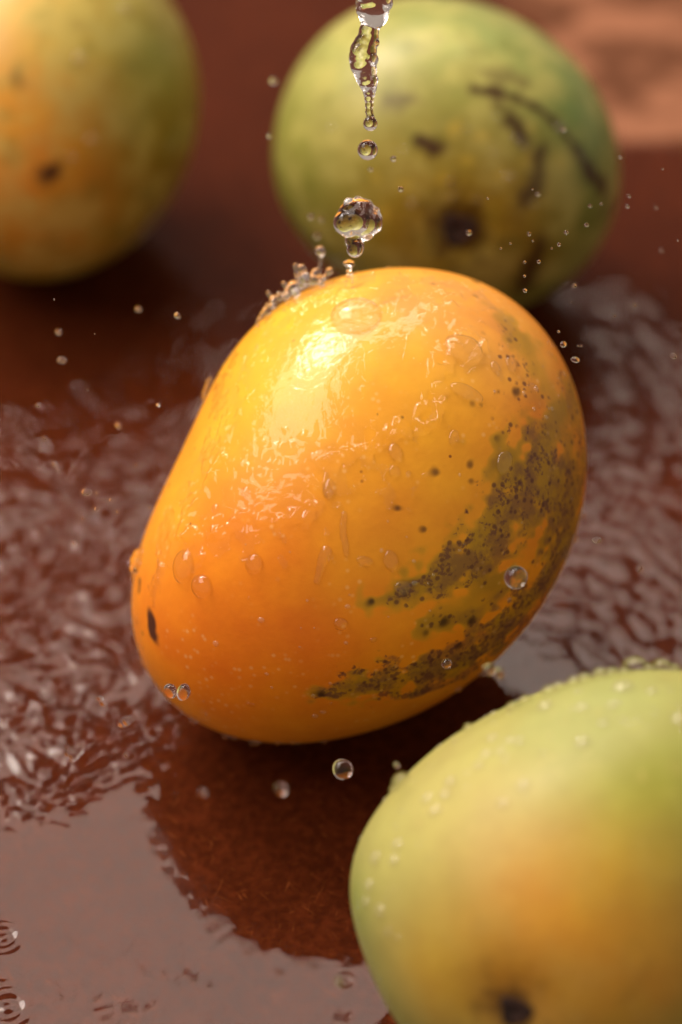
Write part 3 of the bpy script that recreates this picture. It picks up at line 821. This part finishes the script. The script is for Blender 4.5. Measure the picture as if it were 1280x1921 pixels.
def irr(label, pts, d, name='splash_drop'):
    return water_blob(name, label, pts, lambda y: d, 1.2, 'water drop', 'lumpy splash drops over the ripples', smooth_n=2)
irr('slanted shard of water over the ripples at lower left', [(230,1357,8,0),(238,1352,10,0),(248,1347,7,0),(226,1360,5,0)], .55)
irr('crown shaped lump of water over the ripples at lower left', [(130,1412,8,0),(140,1416,10,0),(150,1408,8,0),(154,1396,4,0),(128,1402,5,0),(143,1404,8,0),(136,1424,6,0)], .55)

# fine beads: scattered over the skins
def scatter(body, n, region, rlo, rhi, label, group, seed, h=0.5, name='water_bead'):
    r = random.Random(seed)
    for k in range(n):
        x, y, sx, sy = r.choice(region)
        s = rlo + (rhi - rlo) * r.random() ** 2.2
        skin_drop(body, r.gauss(x, sx), r.gauss(y, sy), s * r.uniform(.85, 1.25), s * r.uniform(.85, 1.2), label, group, h, r.choice(FINE), name)
scatter(main, 64, [(700,1100,130,90),(560,1180,140,80),(640,1330,140,25),(1000,720,50,60),(900,1000,100,80)], 1.6, 5.5,
        'very small bead of water on the orange mango skin', 'fine beads on the orange mango', 5)
for (x, y, r) in [(423,1384,7),(437,1386,5),(475,1392,8),(483,1392,6),(522,1393,5),(550,1392,5),(610,1390,5),(365,1352,7),(905,1262,7),(860,1292,6),(1075,1010,8),(1060,1040,7),(1090,965,7)]:
    skin_drop(main, x, y, r, r, 'bead hanging on the lower or right rim of the orange mango', 'beads along the rim of the orange mango', 0.9, BEADS[0], lift=0.3)
for (x, y, r) in [(1075,1286,11),(1100,1277,12),(1125,1271,12),(1150,1266,11),(1192,1258,19),(1243,1254,15),(1218,1256,9),(1268,1256,9),(1050,1290,9),(760,1466,15),(1172,1264,9),(745,1480,8),
                  (1030,1302,12),(960,1330,9),(985,1318,9),(880,1368,8)]:
    skin_drop(fr, x, y, r * 1.3, r * 1.3, 'bead standing out on the upper outline of the front mango', 'beads along the outline of the front mango', 1.0, BEADS[1], lift=0.12)
for (x, y, r) in [(747,1590,12),(742,1617,11),(817,1522,12),(915,1415,11),(935,1412,10),(848,1465,11),(1092,1396,13),(1150,1327,10),(1022,1327,14),(1167,1292,18),(1220,1298,10),(1095,1327,12),(927,1385,11),
                  (975,1392,10),(980,1472,12),(712,1712,11),(695,1658,11),(800,1502,12),(837,1490,11),(957,1390,9),(900,1437,9),(705,1610,12),(690,1690,9),(945,1505,10),(1275,1355,16),(1135,1358,9)]:
    skin_drop(fr, x, y, r * 1.15, r * 1.15, 'bead scattered over the upper face of the front mango', 'beads on the face of the front mango', 0.7, FINE[0])
scatter(fr, 115, [(900,1440,90,60),(1100,1330,110,40),(740,1600,40,80),(1200,1340,70,50),(1000,1290,120,30),(820,1450,60,50)], 2.4, 7, 'bead scattered over the upper face of the front mango', 'beads on the face of the front mango', 8, 0.55)
scatter(br, 16, [(850,330,130,80),(1000,300,80,80),(700,250,80,80)], 4, 10, 'blurred bead on the green mango behind', 'beads on the green mango behind', 12, 0.5)
scatter(bl, 10, [(180,150,80,80),(230,330,60,60),(180,440,60,30)], 6, 12, 'blurred bead on the mango at the upper left', 'beads on the upper left mango', 13, 0.5)
# elongated runs of water on the main skin
for (pl, lab) in [([(612,1035,13),(606,1050,12),(602,1065,10),(598,1080,8),(595,1092,7)], 'long tear shaped run of water on deep orange skin'),
                  ([(645,965,7),(644,985,8),(643,1005,8),(648,1022,8),(650,1040,6)], 'thin crooked run of water at the mango centre'),
                  ([(612,890,6),(610,905,8),(616,925,10)], 'short run of water ending in a bead at the mango centre'),
                  ([(300,1060,7),(296,1085,8),(290,1110,8),(288,1135,6)], 'run of water trickling over the left end of the orange mango')]:
    S = []; i = main.pick(*pl[-1][:2]); base = main.w[i]
    for (x, y, r) in pl:
        j = main.pick(x, y); S.append((Vector(main.w[j] - base - main.n[j] * r * main.px * 0.55), r * main.px, (1, 1, 1)))
    # densify
    T = []
    for (a, ra, s), (b, rb2, _) in zip(S[:-1], S[1:]):
        for t in (0, .33, .66): T.append((a.lerp(b, t), ra + (rb2 - ra) * t, s))
    T.append(S[-1])
    tag(link('water_run', chain_mesh('water_run', T, 1.2 * K * D0, M_BEAD, 4), None, base), lab, 'water run', 'runs of water on the orange mango')

# ------------------------------------------------------------------ labels by place for look-alike droplets
ORD = ['topmost', 'second', 'third', 'fourth', 'fifth', 'sixth', 'seventh', 'eighth', 'ninth', 'tenth', 'eleventh', 'twelfth', 'thirteenth', 'fourteenth', 'fifteenth', 'sixteenth', 'seventeenth', 'eighteenth', 'nineteenth', 'twentieth']
def pixel_of(o):
    q = (np.array(o.matrix_world.translation if o.matrix_world.translation.length > 1e-6 else o.location) - np.array([0, CAMY, CAMH])) @ np.stack([RIGHT, UP, BACK]).T
    return 640 - q[0] / q[2] / K, 960.5 + q[1] / q[2] / K
def order_labels(group, split, axis, kind):
    """split: list of (test, phrase); within each place the droplets are named in order"""
    sets = {}
    for o in C.objects:
        if o.get('group') != group: continue
        x, y = pixel_of(o)
        for k, (t, ph) in enumerate(split):
            if t(x, y): sets.setdefault(k, []).append(((x, y)[axis], o)); break
    for k, L in sets.items():
        L.sort(key=lambda e: e[0]); ph = split[k][1]
        for n, (_, o) in enumerate(L):
            if n < len(ORD):
                first = ('topmost', 'leftmost')[axis == 0] if n == 0 else ORD[n]
                frm = '' if n == 0 else (' from the left' if axis == 0 else ' from the top')
                o['label'] = f'{first} {kind}{frm} {ph}'
bpy.context.view_layer.update()
order_labels('droplets in the air left of the orange mango', [(lambda x, y: y < 700, 'over the dark board under the upper left mango'), (lambda x, y: y < 900, 'over blurred ripples left of the orange mango'),
    (lambda x, y: y < 1100, 'around the large oval drop left of the orange mango'), (lambda x, y: True, 'over the sharp ripples at lower left')], 1, 'droplet')
order_labels('tiny droplets in the air near the stream', [(lambda x, y: x < 620, 'left of the stream above the splash'), (lambda x, y: x < 800, 'just right of the falling stream'),
    (lambda x, y: x < 1025 and y < 480, 'before the dark marks of the green mango behind'), (lambda x, y: y > 480, 'off the upper right rim of the orange mango'),
    (lambda x, y: x < 1150, 'before the right edge of the green mango behind'), (lambda x, y: True, 'right of the green mango behind')], 1, 'tiny droplet')
order_labels('beads along the outline of the front mango', [(lambda x, y: True, 'standing out on the upper outline of the front mango')], 0, 'bead')
order_labels('beads along the rim of the orange mango', [(lambda x, y: y > 1320, 'hanging on the bottom rim of the orange mango'), (lambda x, y: True, 'clinging to the lower right rim of the orange mango')], 0, 'bead')
order_labels('beads on the upper left mango', [(lambda x, y: True, 'on the blurred upper left mango')], 1, 'blurred bead')
order_labels('beads on the green mango behind', [(lambda x, y: x < 800, 'on the left half of the green mango behind'), (lambda x, y: True, 'on the right half of the green mango behind')], 1, 'blurred bead')
print('depths', main.depth, bl.depth, br.depth, fr.depth, 'camh', CAMH, 'imp', d_imp, 'rim', d_rim)
for nme, b in (('main', main), ('bl', bl), ('br', br), ('fr', fr)):
    print(nme, b.w.min(0), b.w.max(0))
print('tris', sum(len(o.data.loops) - 2 * len(o.data.polygons) for o in C.objects if o.type == 'MESH'))
